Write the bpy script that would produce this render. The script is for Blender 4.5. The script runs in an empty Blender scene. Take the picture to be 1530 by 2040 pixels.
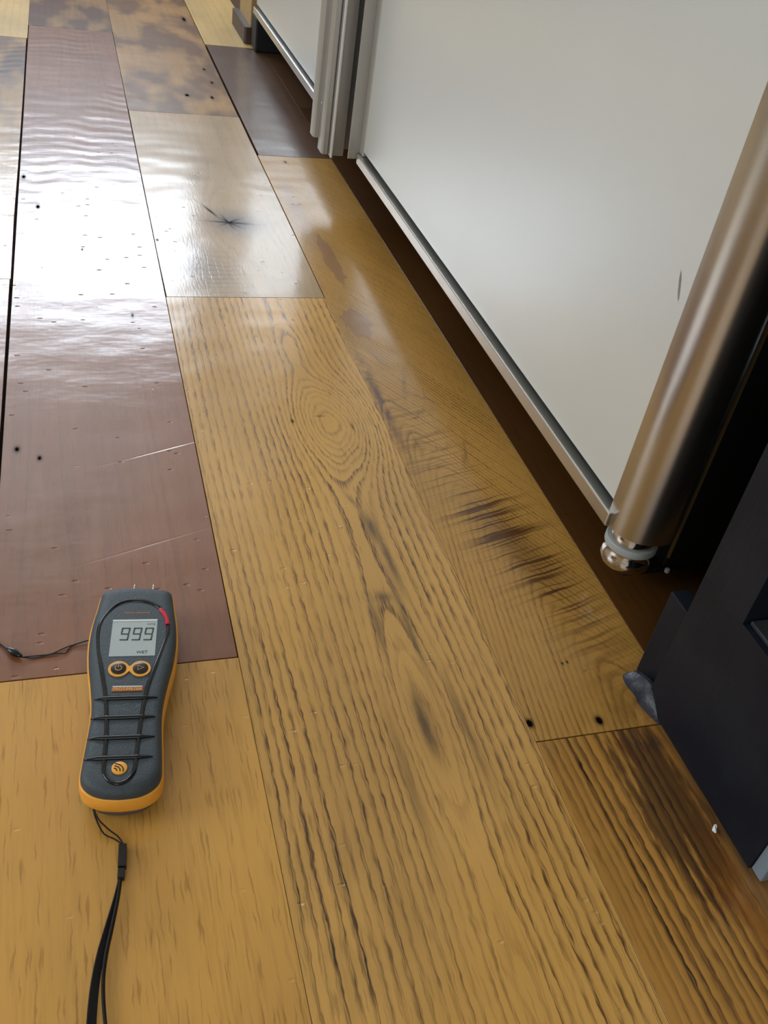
import bpy, bmesh, math, random
from mathutils import Vector, Matrix

S = bpy.context.scene
COL = S.collection
random.seed(7)

# ------------------------------------------------------------------ camera
cam_d = bpy.data.cameras.new('camera')
cam = bpy.data.objects.new('camera', cam_d); COL.objects.link(cam)
right = Vector((0.95459829, -0.26353136, 0.13890044))
up = Vector((0.05997578, 0.62674326, 0.77691427))
back = Vector((-0.29179619, -0.73331037, 0.61409354))
m = Matrix((right, up, back)).transposed().to_4x4()
m.translation = Vector((0, 0, 0.62))
cam.matrix_world = m
cam_d.sensor_fit = 'VERTICAL'; cam_d.sensor_height = 36.0
cam_d.lens = 36.0 * 1859.6 / 2040.0
cam_d.clip_start = 0.01
S.camera = cam

# ------------------------------------------------------------------ world, light, exposure
S.view_settings.view_transform = 'Standard'
S.view_settings.look = 'None'
S.view_settings.gamma = 1.0
S.view_settings.use_curve_mapping = False
S.view_settings.exposure = 0.18
S.cycles.use_denoising = True
S.cycles.use_light_tree = False
S.cycles.max_bounces = 4
S.cycles.diffuse_bounces = 3
S.cycles.glossy_bounces = 3
w = bpy.data.worlds.new('overcast_sky'); S.world = w; w.use_nodes = True
bg = w.node_tree.nodes['Background']
bg.inputs[0].default_value = (0.80, 0.90, 1.0, 1); bg.inputs[1].default_value = 1.0
w.cycles.sampling_method = 'NONE'

def area(name, loc, direction, sx, sy, power, col):
    d = bpy.data.lights.new(name, 'AREA'); d.shape = 'RECTANGLE'
    d.size = sx; d.size_y = sy; d.energy = power; d.color = col
    o = bpy.data.objects.new(name, d); COL.objects.link(o)
    o.location = loc
    o.rotation_euler = Vector(direction).to_track_quat('-Z', 'Z').to_euler()
    return o
# daylight in the three window openings
area('daylight_far_window', (-0.80, 5.03, 1.63), (0, -1, 0), 2.84, 0.88, 92, (0.80, 0.89, 1.0))
area('daylight_side_window', (-3.23, 0.9, 1.55), (1, 0, 0), 2.4, 1.5, 62, (0.93, 0.97, 1.0))
area('daylight_rear_window', (-1.3, -2.53, 1.6), (0, 1, 0), 1.8, 1.4, 17, (0.95, 0.97, 1.0))

# ------------------------------------------------------------------ helpers
def lin(r, g, b):
    f = lambda c: (c / 255 / 12.92) if c / 255 <= 0.04045 else ((c / 255 + 0.055) / 1.055) ** 2.4
    return (f(r), f(g), f(b), 1.0)

def tag(o, label=None, cat=None, group=None, kind=None):
    if label: o['label'] = label
    if cat: o['category'] = cat
    if group: o['group'] = group
    if kind: o['kind'] = kind
    return o

def obj(name, mesh, mat=None, parent=None):
    o = bpy.data.objects.new(name, mesh); COL.objects.link(o)
    if mat: mesh.materials.append(mat)
    if parent: o.parent = parent
    return o

def empty(name, loc=(0, 0, 0), rz=0.0):
    o = bpy.data.objects.new(name, None); COL.objects.link(o)
    o.location = loc; o.rotation_euler = (0, 0, rz); o.empty_display_size = 0.05
    return o

def bm_obj(name, bm, mat, parent=None, smooth=False):
    bmesh.ops.recalc_face_normals(bm, faces=bm.faces)
    me = bpy.data.meshes.new(name); bm.to_mesh(me); bm.free()
    if smooth:
        for p in me.polygons: p.use_smooth = True
    return obj(name, me, mat, parent)

def add_box(bm, x0, x1, y0, y1, z0, z1):
    vs = [bm.verts.new(v) for v in ((x0,y0,z0),(x1,y0,z0),(x1,y1,z0),(x0,y1,z0),(x0,y0,z1),(x1,y0,z1),(x1,y1,z1),(x0,y1,z1))]
    for f in ((0,3,2,1),(4,5,6,7),(0,1,5,4),(1,2,6,5),(2,3,7,6),(3,0,4,7)):
        bm.faces.new([vs[i] for i in f])

def box(name, x0, x1, y0, y1, z0, z1, mat, parent=None, bev=0.0, seg=2):
    bm = bmesh.new(); add_box(bm, x0, x1, y0, y1, z0, z1)
    if bev > 0:
        bmesh.ops.bevel(bm, geom=list(bm.edges), offset=bev, segments=seg, affect='EDGES', profile=0.5)
    return bm_obj(name, bm, mat, parent)

def extrude_profile(name, pts, z0, z1, mat, parent=None, smooth_angle=None):
    """pts: closed polygon in XY, extruded along Z."""
    bm = bmesh.new(); n = len(pts)
    a = [bm.verts.new((p[0], p[1], z0)) for p in pts]
    b = [bm.verts.new((p[0], p[1], z1)) for p in pts]
    for i in range(n):
        f = bm.faces.new((a[i], a[(i+1) % n], b[(i+1) % n], b[i]))
        f.smooth = smooth_angle is not None
    bm.faces.new(a[::-1]); bm.faces.new(b)
    o = bm_obj(name, bm, mat, parent)
    if smooth_angle is not None:
        for e in o.data.edges:
            pass
        o.data.set_sharp_from_angle(angle=math.radians(smooth_angle))
    return o

def lathe(name, prof, cx, cy, mat, parent=None, n=40):
    bm = bmesh.new(); rings = []
    for r, z in prof:
        rings.append([bm.verts.new((cx + r*math.cos(2*math.pi*i/n), cy + r*math.sin(2*math.pi*i/n), z)) for i in range(n)])
    for k in range(len(rings)-1):
        for i in range(n):
            f = bm.faces.new((rings[k][i], rings[k][(i+1) % n], rings[k+1][(i+1) % n], rings[k+1][i])); f.smooth = True
    bm.faces.new(rings[0][::-1]); bm.faces.new(rings[-1])
    o = bm_obj(name, bm, mat, parent)
    o.data.set_sharp_from_angle(angle=math.radians(40))
    return o

def catmull(pts, n=8, closed=False):
    pts = [Vector(p) for p in pts]; out = []; N = len(pts)
    rng = N if closed else N-1
    for i in range(rng):
        if closed: p0, p1, p2, p3 = pts[(i-1) % N], pts[i], pts[(i+1) % N], pts[(i+2) % N]
        else: p0, p1, p2, p3 = pts[max(i-1, 0)], pts[i], pts[i+1], pts[min(i+2, N-1)]
        for k in range(n):
            t = k/n
            out.append(0.5*((2*p1) + (p2-p0)*t + (2*p0-5*p1+4*p2-p3)*t*t + (3*p1-p0-3*p2+p3)*t**3))
    if not closed: out.append(pts[-1])
    return out

def tube(name, pts, rad, mat, parent=None, closed=False, n=8, flat=1.0, radii=None):
    """tube along 3-D points; flat scales the vertical radius"""
    pts = [Vector(p) for p in pts]; bm = bmesh.new(); rings = []; N = len(pts)
    for i, p in enumerate(pts):
        if closed: t = pts[(i+1) % N] - pts[(i-1) % N]
        else: t = pts[min(i+1, N-1)] - pts[max(i-1, 0)]
        t.normalize()
        side = t.cross(Vector((0, 0, 1)))
        if side.length < 1e-4: side = Vector((1, 0, 0))
        side.normalize(); u = side.cross(t).normalized()
        r = radii[i] if radii else rad
        rings.append([bm.verts.new(p + side*r*math.cos(2*math.pi*k/n) + u*r*flat*math.sin(2*math.pi*k/n)) for k in range(n)])
    for i in range(N if closed else N-1):
        A, B = rings[i], rings[(i+1) % N]
        for k in range(n):
            f = bm.faces.new((A[k], A[(k+1) % n], B[(k+1) % n], B[k])); f.smooth = True
    if not closed:
        bm.faces.new(rings[0][::-1]); bm.faces.new(rings[-1])
    return bm_obj(name, bm, mat, parent)

def text_mesh(name, body, size, mat, parent, loc, depth=0.0002, sx=1.0):
    cu = bpy.data.curves.new(name, 'FONT'); cu.body = body; cu.size = size
    cu.align_x = 'CENTER'; cu.align_y = 'CENTER'; cu.extrude = depth; cu.resolution_u = 3
    tmp = bpy.data.objects.new(name, cu); COL.objects.link(tmp)
    bpy.context.view_layer.update()
    me = bpy.data.meshes.new_from_object(tmp.evaluated_get(bpy.context.evaluated_depsgraph_get()))
    bpy.data.objects.remove(tmp)
    me.transform(Matrix.Translation(Vector(loc)) @ Matrix.Diagonal((sx, 1, 1, 1)))
    me.materials.clear()
    return obj(name, me, mat, parent)

# ------------------------------------------------------------------ node maths
class NT:
    def __init__(self, name):
        self.mat = bpy.data.materials.new(name); self.mat.use_nodes = True
        self.t = self.mat.node_tree; self.t.nodes.clear()
        self.out = self.t.nodes.new('ShaderNodeOutputMaterial')
        self.b = self.t.nodes.new('ShaderNodeBsdfPrincipled')
        self.t.links.new(self.b.outputs[0], self.out.inputs[0])
        tc = self.t.nodes.new('ShaderNodeTexCoord')
        self.P = tc.outputs['Object']
        s = self.t.nodes.new('ShaderNodeSeparateXYZ'); self.t.links.new(self.P, s.inputs[0])
        self.x, self.y, self.z = (V(self, s.outputs[i]) for i in range(3))
    def put(self, sock, v):
        if isinstance(v, V): v = v.s
        if isinstance(v, bpy.types.NodeSocket): self.t.links.new(v, sock)
        else: sock.default_value = v
    def m(self, op, *a):
        n = self.t.nodes.new('ShaderNodeMath'); n.operation = op
        for i, v in enumerate(a): self.put(n.inputs[i], v)
        return V(self, n.outputs[0])
    def vec(self, x, y, z=0.0):
        n = self.t.nodes.new('ShaderNodeCombineXYZ')
        for i, v in enumerate((x, y, z)): self.put(n.inputs[i], v)
        return n.outputs[0]
    def noise(self, x, y, z=0.0, detail=2.0, rough=0.5, scale=1.0, dist=0.0):
        n = self.t.nodes.new('ShaderNodeTexNoise')
        self.put(n.inputs['Vector'], self.vec(x, y, z)); n.inputs['Scale'].default_value = scale
        n.inputs['Detail'].default_value = detail; n.inputs['Roughness'].default_value = rough
        n.inputs['Distortion'].default_value = dist
        return V(self, n.outputs[0])
    def voro(self, x, y, z=0.0, rand=1.0):
        n = self.t.nodes.new('ShaderNodeTexVoronoi')
        self.put(n.inputs['Vector'], self.vec(x, y, z)); n.inputs['Scale'].default_value = 1.0
        n.inputs['Randomness'].default_value = rand
        return V(self, n.outputs['Distance'])
    def rand(self, v):
        n = self.t.nodes.new('ShaderNodeTexWhiteNoise'); n.noise_dimensions = '1D'
        self.put(n.inputs['W'], v); return V(self, n.outputs['Value'])
    def ss(self, v, a, b, lo=0.0, hi=1.0):
        n = self.t.nodes.new('ShaderNodeMapRange'); n.interpolation_type = 'SMOOTHSTEP'
        self.put(n.inputs[0], v); n.inputs[1].default_value = a; n.inputs[2].default_value = b
        n.inputs[3].default_value = lo; n.inputs[4].default_value = hi
        return V(self, n.outputs[0])
    def g(self, x0, y0, sx, sy, rot=0.0, x=None, y=None):
        """rotated elliptical Gaussian spot"""
        x = x or self.x; y = y or self.y
        key = (x.s, y.s)
        if not hasattr(self, 'cache'): self.cache = {}
        if key not in self.cache: self.cache[key] = self.vec(x, y)
        mp = self.t.nodes.new('ShaderNodeMapping'); mp.vector_type = 'TEXTURE'
        self.t.links.new(self.cache[key], mp.inputs[0])
        mp.inputs['Location'].default_value = (x0, y0, 0)
        mp.inputs['Rotation'].default_value = (0, 0, rot)
        mp.inputs['Scale'].default_value = (sx, sy, 1)
        d = self.t.nodes.new('ShaderNodeVectorMath'); d.operation = 'DOT_PRODUCT'
        self.t.links.new(mp.outputs[0], d.inputs[0]); self.t.links.new(mp.outputs[0], d.inputs[1])
        return self.m('POWER', 0.36788, V(self, d.outputs['Value']))
    def mix(self, f, a, b):
        n = self.t.nodes.new('ShaderNodeMix'); n.data_type = 'RGBA'
        self.put(n.inputs[0], f); self.put(n.inputs[6], a); self.put(n.inputs[7], b)
        return n.outputs[2]
    def bump(self, h, dist, strength=1.0, prev=None):
        n = self.t.nodes.new('ShaderNodeBump'); n.inputs['Strength'].default_value = strength
        n.inputs['Distance'].default_value = dist
        self.put(n.inputs['Height'], h)
        if prev: self.t.links.new(prev, n.inputs['Normal'])
        return n.outputs[0]
    def set(self, **k):
        for n, v in k.items():
            self.put(self.b.inputs[n.replace('_', ' ')], v)

class V:
    def __init__(self, nt, s): self.nt, self.s = nt, s
    def __add__(self, o): return self.nt.m('ADD', self, o)
    __radd__ = __add__
    def __mul__(self, o): return self.nt.m('MULTIPLY', self, o)
    __rmul__ = __mul__
    def __sub__(self, o): return self.nt.m('SUBTRACT', self, o)
    def __rsub__(self, o): return self.nt.m('SUBTRACT', o, self)
    def abs(self): return self.nt.m('ABSOLUTE', self)
    def sqrt(self): return self.nt.m('SQRT', self)
    def fract(self): return self.nt.m('FRACT', self)
    def floor(self): return self.nt.m('FLOOR', self)
    def max(self, o): return self.nt.m('MAXIMUM', self, o)
    def min(self, o): return self.nt.m('MINIMUM', self, o)
    def sin(self): return self.nt.m('SINE', self)

def plain(name, col, rough=0.5, metal=0.0, bump=0.0, bscale=400.0, spec=0.5, coat=0.0, var=0.06, aniso=0.0):
    n = NT(name)
    v = n.noise(n.x*40.0, n.y*40.0, n.z*40.0, 3.0)
    dk = tuple(c*(1-var*2) for c in col[:3]) + (1,)
    n.set(Base_Color=n.mix(v, dk, col), Roughness=rough, Metallic=metal, Specular_IOR_Level=spec, Coat_Weight=coat, Anisotropic=aniso)
    if bump:
        h = n.noise(n.x*bscale, n.y*bscale, n.z*bscale, 2.0)
        n.set(Normal=n.bump(h, bump))
    return n.mat

# ------------------------------------------------------------------ wood
def wood(name, light, dark, seed=0.0, xc=0.0, w=0.05, K=110.0, slope=0.0, eyes=(), contrast=0.8, line_w=0.55,
         wob=0.008, jit=0.0012, pores=0.6, fleck=0.25, patch=None, patch_amt=0.0, rough=0.42, coat=0.55, coat_r=0.16,
         undul=0.0013, ding=1.0, ridge=None, stains=None, relief=1.0, poff=(45.0, 950.0), xk=0.0, drift=0.010, fibre=0.28):
    """flat-sawn oak: growth rings are contours of the distance to a heart line at xc, bent by 'eyes'"""
    n = NT(name); x, y = n.x, n.y
    lo = n.noise(x*7.0, y*1.6, seed, 1.0)
    lo2 = n.noise(x*60.0, y*22.0, seed+3.1, 1.0)
    xw = x + (lo - 0.5)*(2*wob) + (lo2 - 0.5)*(1.1*jit) + (n.noise(x*240.0, y*85.0, seed+4.0, 1.0) - 0.5)*(2.6*jit)
    u = xw - xc - (y*xk if xk else 0.0)
    r = (u*u + w*w).sqrt()
    h = r + y*slope if slope else r
    h = h + (n.noise(x*24.0, y*1.1, seed+7.0, 1.0) - 0.5)*(2*drift)
    for (x0, y0, sx, sy, A) in eyes:
        h = h - n.g(x0, y0, sx, sy, 0.0, xw, y + (lo2-0.5)*0.02)*A
    ph = h*K
    t = ph.fract(); rid = n.rand(ph.floor() + seed)
    prof = n.ss(t, 0.0, 0.12) * n.ss(t, 0.14, line_w, 1.0, 0.0)
    pore = n.ss(n.noise(xw*poff[1], y*poff[0], seed+1.0, 0.0), 0.36, 0.62)
    fib = n.noise(xw*330.0, y*12.0, seed+2.0, 2.0)
    line = prof*(rid*0.75 + 0.35)*(pore*pores + (1-pores))
    fl = n.ss(n.noise(xw*520.0, y*30.0, seed+5.0, 0.0), 0.62, 0.78)*fleck
    amp = n.ss(n.noise(x*11.0, y*3.5, seed+13.0, 1.0), 0.30, 0.62, 0.55, 1.1)
    d = (line*amp*contrast + (fib-0.5)*fibre + fl).max(0.0).min(1.0)
    pv = n.noise(x*9.0, y*3.0, seed+9.0, 2.0)
    lt = n.mix(n.ss(pv, 0.3, 0.75), light, tuple(c*0.80 for c in light[:3]) + (1,))
    if patch is not None:
        lt = n.mix(n.ss(n.noise(x*12.0, y*4.0, seed+20.0, 2.0), 0.45, 0.65)*patch_amt, lt, patch)
    colr = n.mix(d, lt, dark)
    # fine relief: pore channels, dings, slow cupping
    dv = n.voro(x*28.0, y*60.0, seed)
    height = n.noise(x*330.0, y*50.0, seed+2.0, 1.0)*(0.00007*relief) - n.ss(dv, 0.02, 0.11, 1.0, 0.0)*(0.0005*ding) + n.noise(x*9.0, y*14.0, seed+11.0, 1.0)*undul
    if stains:
        colr, extra = stains(n, colr, xw, d)
        if extra is not None: height = height + extra
    if ridge: height = height + ridge(n)
    nb = n.bump(height, 1.0)
    hole = getattr(n, 'hole', None)          # open cracks and nail holes carry no varnish
    cw = coat if hole is None else (1.0 - hole.min(1.0))*coat
    sp = 0.28 if hole is None else (1.0 - hole.min(1.0))*0.28
    n.set(Base_Color=colr, Roughness=rough, Coat_Weight=cw, Coat_Roughness=coat_r, Specular_IOR_Level=sp, Normal=nb, Coat_Normal=nb)
    return n.mat

def dots(n, col, spots, c=(0.006, 0.004, 0.003, 1)):
    for (a, b, sx, sy, amt) in spots:
        k = (n.g(a, b, sx, sy)*amt).min(1.0)
        n.hole = k if getattr(n, 'hole', None) is None else n.hole.max(k)
        col = n.mix(k, col, c)
    return col

OAK = lin(206, 156, 84); OAKD = lin(92, 62, 30)

def st_main(n, c, xw, d):
    x, y = n.x, n.y
    nz = n.noise(x*70.0, y*18.0, 4.0, 3.0)
    # grey-black water staining in the pores low on the plank
    k = (n.g(0.145, 0.30, 0.040, 0.085)*1.1).min(1.0)*n.ss(nz, 0.32, 0.62)
    c = n.mix(k*(d*0.75 + 0.18), c, lin(38, 34, 22))
    # heart: dark elongated flames
    for a in ((0.2735, 0.715, 0.0045, 0.022, 0.02, .95), (0.279, 0.665, 0.004, 0.045, 0.02, .8), (0.272, 0.57, 0.0032, 0.06, 0.0, .7),
              (0.2525, 0.458, 0.006, 0.032, 0.0, .9), (0.242, 0.575, 0.004, 0.035, -0.05, .75), (0.258, 0.612, 0.010, 0.007, 0.0, .75),
              (0.288, 0.45, 0.004, 0.06, 0.03, .6), (0.222, 0.41, 0.005, 0.06, 0.0, .5), (0.262, 0.765, 0.003, 0.012, 0.3, .6)):
        c = n.mix(n.g(*a[:5], x=xw)*a[5]*n.ss(nz, 0.2, 0.55, 0.5, 1.0), c, lin(84, 62, 38))
    # pale heartwood around the eye
    c = n.mix(n.g(0.262, 1.05, 0.02, 0.06)*0.45, c, lin(196, 152, 92))
    c = dots(n, c, ((0.229, 0.921, 0.002, 0.004, 1.0), (0.300, 0.905, 0.0015, 0.008, .8), (0.265, 0.93, 0.006, 0.0015, .7), (0.345, 0.444, 0.003, 0.004, 1)))
    return c, None

def st_saw(n, c, xw, d):
    x, y = n.x, n.y
    yp = y - x*0.29
    yq = yp + (n.noise(x*30.0, y*30.0, 1.0, 1.0)-0.5)*0.006
    sw = n.ss(n.noise(x*5.0, yq*215.0, 2.0, 1.0), 0.50, 0.64)
    sw2 = n.ss(n.noise(x*3.0, yq*80.0, 8.0, 0.0), 0.60, 0.70)
    # spine of the mill marks drifts from the left edge to the right as it nears
    sp = x - (0.37 + (0.90 - y)*0.22)
    band = n.m('EXPONENT', sp*sp*(-1/0.045**2))
    along = n.g(0.0, 0.73, 9.0, 0.20)
    strong = n.g(0.425, 0.665, 0.026, 0.085, 0.25)
    k = (band*along*sw*0.60 + strong*sw*0.85 + band*along*sw2*0.80 + strong*0.48).min(0.92)
    c = n.mix(k, c, lin(76, 42, 14))
    # violet-brown streak along the left seam and two pinkish bare patches
    nz = n.noise(x*90.0, y*30.0, 6.0, 3.0)
    st = n.g(0.351, 0.97, 0.006, 0.12)*n.ss(nz, 0.3, 0.55)
    c = n.mix(st*0.9, c, lin(78, 46, 36))
    nb = n.noise(x*110.0, y*26.0, 16.0, 3.0, 0.6)
    pa = n.ss((n.g(0.372, 1.17, 0.022, 0.055) + (nb-0.5)*0.9), 0.42, 0.55) + n.ss((n.g(0.382, 1.38, 0.014, 0.11) + (nb-0.5)*0.9), 0.42, 0.6)
    c = n.mix(pa.min(1.0)*0.6, c, lin(128, 88, 62))
    lilac_glare = n.g(0.366, 1.62, 0.014, 0.16)  # lilac tint: window glare near the far end, put into the colour
    c = n.mix(lilac_glare*0.6, c, lin(150, 118, 96))
    for a in ((0.375, 1.07, 0.003, 0.03, 0.3), (0.395, 1.0, 0.0028, 0.035, -0.25), (0.41, 0.965, 0.003, 0.02, 0.8), (0.395, 0.93, 0.0025, 0.016, -0.7), (0.375, 0.945, 0.0025, 0.02, 0.4),
              (0.372, 0.86, 0.0025, 0.02, 0.0), (0.40, 0.855, 0.012, 0.003, 0.35), (0.425, 0.84, 0.0025, 0.03, -0.3)):
        c = n.mix(n.g(*a, x=xw, y=y + (nb-0.5)*0.04)*0.45, c, lin(88, 56, 28))
    c = n.mix(n.g(0.45, 0.43, 0.03, 0.06)*0.5*n.ss(nz, 0.3, 0.6), c, lin(96, 54, 18))
    c = dots(n, c, ((0.3445, 0.444, 0.0032, 0.0048, 1.6), (0.409, 0.437, 0.0034, 0.0048, 1.6), (0.4035, 0.505, 0.0012, 0.002, 1), (0.409, 0.506, 0.0012, 0.002, 1), (0.392, 1.83, 0.003, 0.008, 1)))
    return c, None

def st_wet(n, c, xw, d):
    x, y = n.x, n.y
    nz = n.noise(x*60.0, y*24.0, 3.0, 4.0, 0.6)
    ns = n.noise(xw*130.0, y*11.0, 5.0, 3.0, 0.6)
    k = n.ss(n.ss(x, 0.39, 0.475) + (nz-0.5)*0.9, 0.25, 0.75)
    c = n.mix(k*0.5, c, lin(108, 62, 18))
    k2 = n.ss(n.g(0.430, 0.345, 0.042, 0.12) + (ns-0.5)*1.7 + (nz-0.5)*0.7, 0.45, 0.8)
    c = n.mix(k2*0.72, c, lin(52, 32, 20))
    c = n.mix(n.g(0.418, 0.405, 0.005, 0.012, 0.3)*0.7, c, lin(98, 48, 14))
    c = n.mix(n.g(0.455, 0.405, 0.028, 0.010)*n.ss(nz, 0.35, 0.6), c, lin(58, 42, 34))
    c = n.mix(n.g(0.44, 0.255, 0.012, 0.05)*0.5*n.ss(nz, 0.3, 0.6), c, lin(142, 84, 22))
    c = n.mix(n.ss(x, 0.4545, 0.461)*0.55*n.ss(nz, 0.3, 0.6), c, lin(120, 98, 70))
    return c, None

def st_star(n, c, xw, d):
    x, y = n.x, n.y
    nz = n.noise(x*25.0, y*10.0, 3.0, 3.0)
    c = n.mix(n.g(0.248, 1.52, 0.044, 0.050)*0.9, c, lin(40, 33, 38))
    e = None
    for (a, b, sx, sy, r) in ((0.238, 1.520, 0.036, 0.0036, -0.12), (0.236, 1.522, 0.0024, 0.026, 0.25), (0.238, 1.520, 0.022, 0.003, -0.9), (0.212, 1.568, 0.0030, 0.030, 0.35), (0.240, 1.522, 0.020, 0.003, 0.7)):
        k = n.g(a, b, sx, sy, r); e = k if e is None else e.max(k)
    n.hole = e
    c = n.mix(e*0.95, c, lin(16, 14, 18))
    # checked, cross-hatched patch
    msk = n.g(0.192, 1.31, 0.030, 0.075)
    hx = n.ss(((xw*82.0 + (nz-0.5)*1.5).fract()-0.5).abs(), 0.40, 0.48); hy = n.ss(((y*62.0 + (nz-0.5)*2.0).fract()-0.5).abs(), 0.38, 0.48)
    ck = (hx*0.6).max(hy)*msk*n.ss(nz, 0.30, 0.5)
    c = n.mix(ck*0.7, c, lin(60, 50, 48))
    c = n.mix(n.g(0.17, 1.36, 0.03, 0.09)*0.45, c, lin(70, 62, 66))
    c = dots(n, c, ((0.114, 1.442, 0.003, 0.006, 1), (0.225, 1.26, 0.004, 0.004, .35)))
    return c, ck*-0.00007

def st_red(n, c, xw, d):
    x, y = n.x, n.y
    nz = n.noise(x*40.0, y*6.0, 5.0, 3.0)
    c = n.mix(n.ss(nz, 0.5, 0.75)*0.35, c, lin(150, 108, 80))
    sc = n.g(0.073, 0.872, 0.055, 0.0011, 0.36)*0.6 + n.g(0.045, 0.712, 0.05, 0.0010, 0.33)*0.5
    c = n.mix(sc.min(1.0), c, lin(190, 150, 125))
    c = dots(n, c, ((-0.080, 0.884, 0.0032, 0.006, 1.2), (-0.057, 0.866, 0.0026, 0.005, 1.2), (-0.088, 1.691, 0.004, 0.010, 1.3), (-0.064, 1.561, 0.004, 0.010, 1.3), (0.0, 1.40, 0.002, 0.006, 1), (0.06, 1.19, 0.002, 0.006, 1)))
    return c, sc*-0.0003

def ridge_red(n):
    # chatter ridges of the old mill across the plank
    wv = n.noise(n.x*9.0, n.y*2.5, 1.0, 1.0)
    s1 = ((n.y*150.0) + wv*16.0 + n.x*n.x*260.0).sin()
    return s1*n.ss(wv, 0.35, 0.65)*0.00012*n.ss(n.y, 1.0, 1.5) + n.noise(n.x*45.0, n.y*90.0, 2.0, 1.0)*0.00016

def st_back(n, c, xw, d):
    nz = n.noise(n.x*11.0, n.y*5.0, 6.0, 2.0)
    c = n.mix(n.ss(nz, 0.40, 0.6)*0.8, c, lin(92, 60, 36))
    c = dots(n, c, ((0.245, 2.235, 0.006, 0.012, 1.3), (0.30, 2.23, 0.005, 0.014, 1.2), (0.31, 2.46, 0.004, 0.012, 1.2), (0.315, 2.35, 0.004, 0.012, 1.2), (0.315, 2.97, 0.006, 0.03, 1.2)))
    return c, None

def st_dark3(n, c, xw, d):
    c = dots(n, c, ((0.352, 1.80, 0.004, 0.02, 1), ))
    return c, None

W_MAIN = wood('oak_flame_grain', lin(214, 164, 86), lin(100, 67, 33), 1.0, xc=0.258, w=0.018, K=112.0,
              eyes=((0.282, 0.915, 0.045, 0.085, 0.075), (0.255, 0.46, 0.03, 0.12, 0.026), (0.255, 0.23, 0.03, 0.08, 0.018), (0.262, 1.10, 0.02, 0.05, 0.012)),
              contrast=1.0, line_w=0.66, wob=0.007, drift=0.006, stains=st_main, fleck=0.26, pores=0.75, coat=0.5, fibre=0.24)
W_BL = wood('oak_honey_plain', lin(218, 164, 80), lin(136, 90, 34), 2.0, xc=-0.2, w=0.03, K=45.0, contrast=0.22, line_w=0.9, fleck=0.45, pores=0.95, ding=0.5, xk=-0.07, drift=0.03, fibre=0.35, poff=(30.0, 500.0))
W_RED = wood('oak_red_brown_dark', lin(142, 90, 57), lin(90, 54, 33), 3.0, xc=-0.3, w=0.03, K=60.0, contrast=0.3, line_w=0.8, fleck=0.2, ridge=ridge_red, stains=st_red, ding=2.0, coat=0.9, coat_r=0.17, rough=0.45, drift=0.03)
W_STAR = wood('oak_tan_star_knot', lin(188, 156, 114), lin(124, 98, 68), 4.0, xc=0.26, w=0.03, K=60.0,
              eyes=((0.24, 1.53, 0.06, 0.13, 0.05), (0.30, 1.36, 0.03, 0.10, 0.03)), contrast=0.22, line_w=0.9, stains=st_star, coat=0.7)
W_BACK = wood('oak_brown_patchy', lin(182, 138, 78), lin(96, 66, 40), 5.0, xc=0.22, w=0.04, K=60.0, contrast=0.2, stains=st_back, coat=0.7)
W_SAW = wood('oak_mill_marks', lin(196, 148, 72), lin(108, 70, 26), 6.0, xc=0.5335, w=0.016, K=185.0, slope=0.30,
             contrast=0.85, line_w=0.70, wob=0.006, jit=0.0008, drift=0.004, stains=st_saw, fleck=0.18, coat=0.45, poff=(60.0, 1200.0), xk=-0.18)
W_WET = wood('oak_water_stained', lin(190, 138, 64), lin(50, 32, 16), 7.0, xc=0.62, w=0.05, K=120.0, contrast=1.0, line_w=0.85, wob=0.012, drift=0.010, pores=0.35, stains=st_wet, coat=0.6)
W_DK3 = wood('oak_umber', lin(98, 68, 44), lin(46, 31, 20), 8.0, xc=0.3, w=0.04, K=90.0, contrast=0.4, stains=st_dark3, coat=0.7)
W_UND = wood('oak_chestnut', lin(84, 52, 18), lin(50, 30, 10), 9.0, xc=0.7, w=0.05, K=80.0, contrast=0.4, coat=0.3)
W_PALE = wood('oak_pale_straw', lin(222, 188, 124), lin(150, 116, 70), 10.0, xc=0.5, w=0.05, K=60.0, contrast=0.3, coat=0.5)
W_LEFT = wood('oak_tan_smoky', lin(182, 142, 88), lin(96, 72, 60), 11.0, xc=-0.25, w=0.05, K=70.0, contrast=0.35, ridge=ridge_red, patch=lin(86, 66, 62), patch_amt=0.9, coat=0.9, coat_r=0.15)
W_TOP = wood('oak_walnut_stain', lin(94, 58, 32), lin(56, 34, 20), 12.0, xc=0.2, w=0.05, K=70.0, contrast=0.4, patch=lin(190, 148, 78), patch_amt=0.5, coat=0.6)

# ------------------------------------------------------------------ setting: floor and planks
SUB = plain('subfloor_dark', lin(22, 15, 10), 0.9)
floor_o = box('floor', -3.2, 1.3, -2.5, 5.0, -0.08, -0.014, SUB); tag(floor_o, kind='structure')
floor_o['label'] = 'wide plank oak floor of mixed honey and dark boards'

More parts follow.
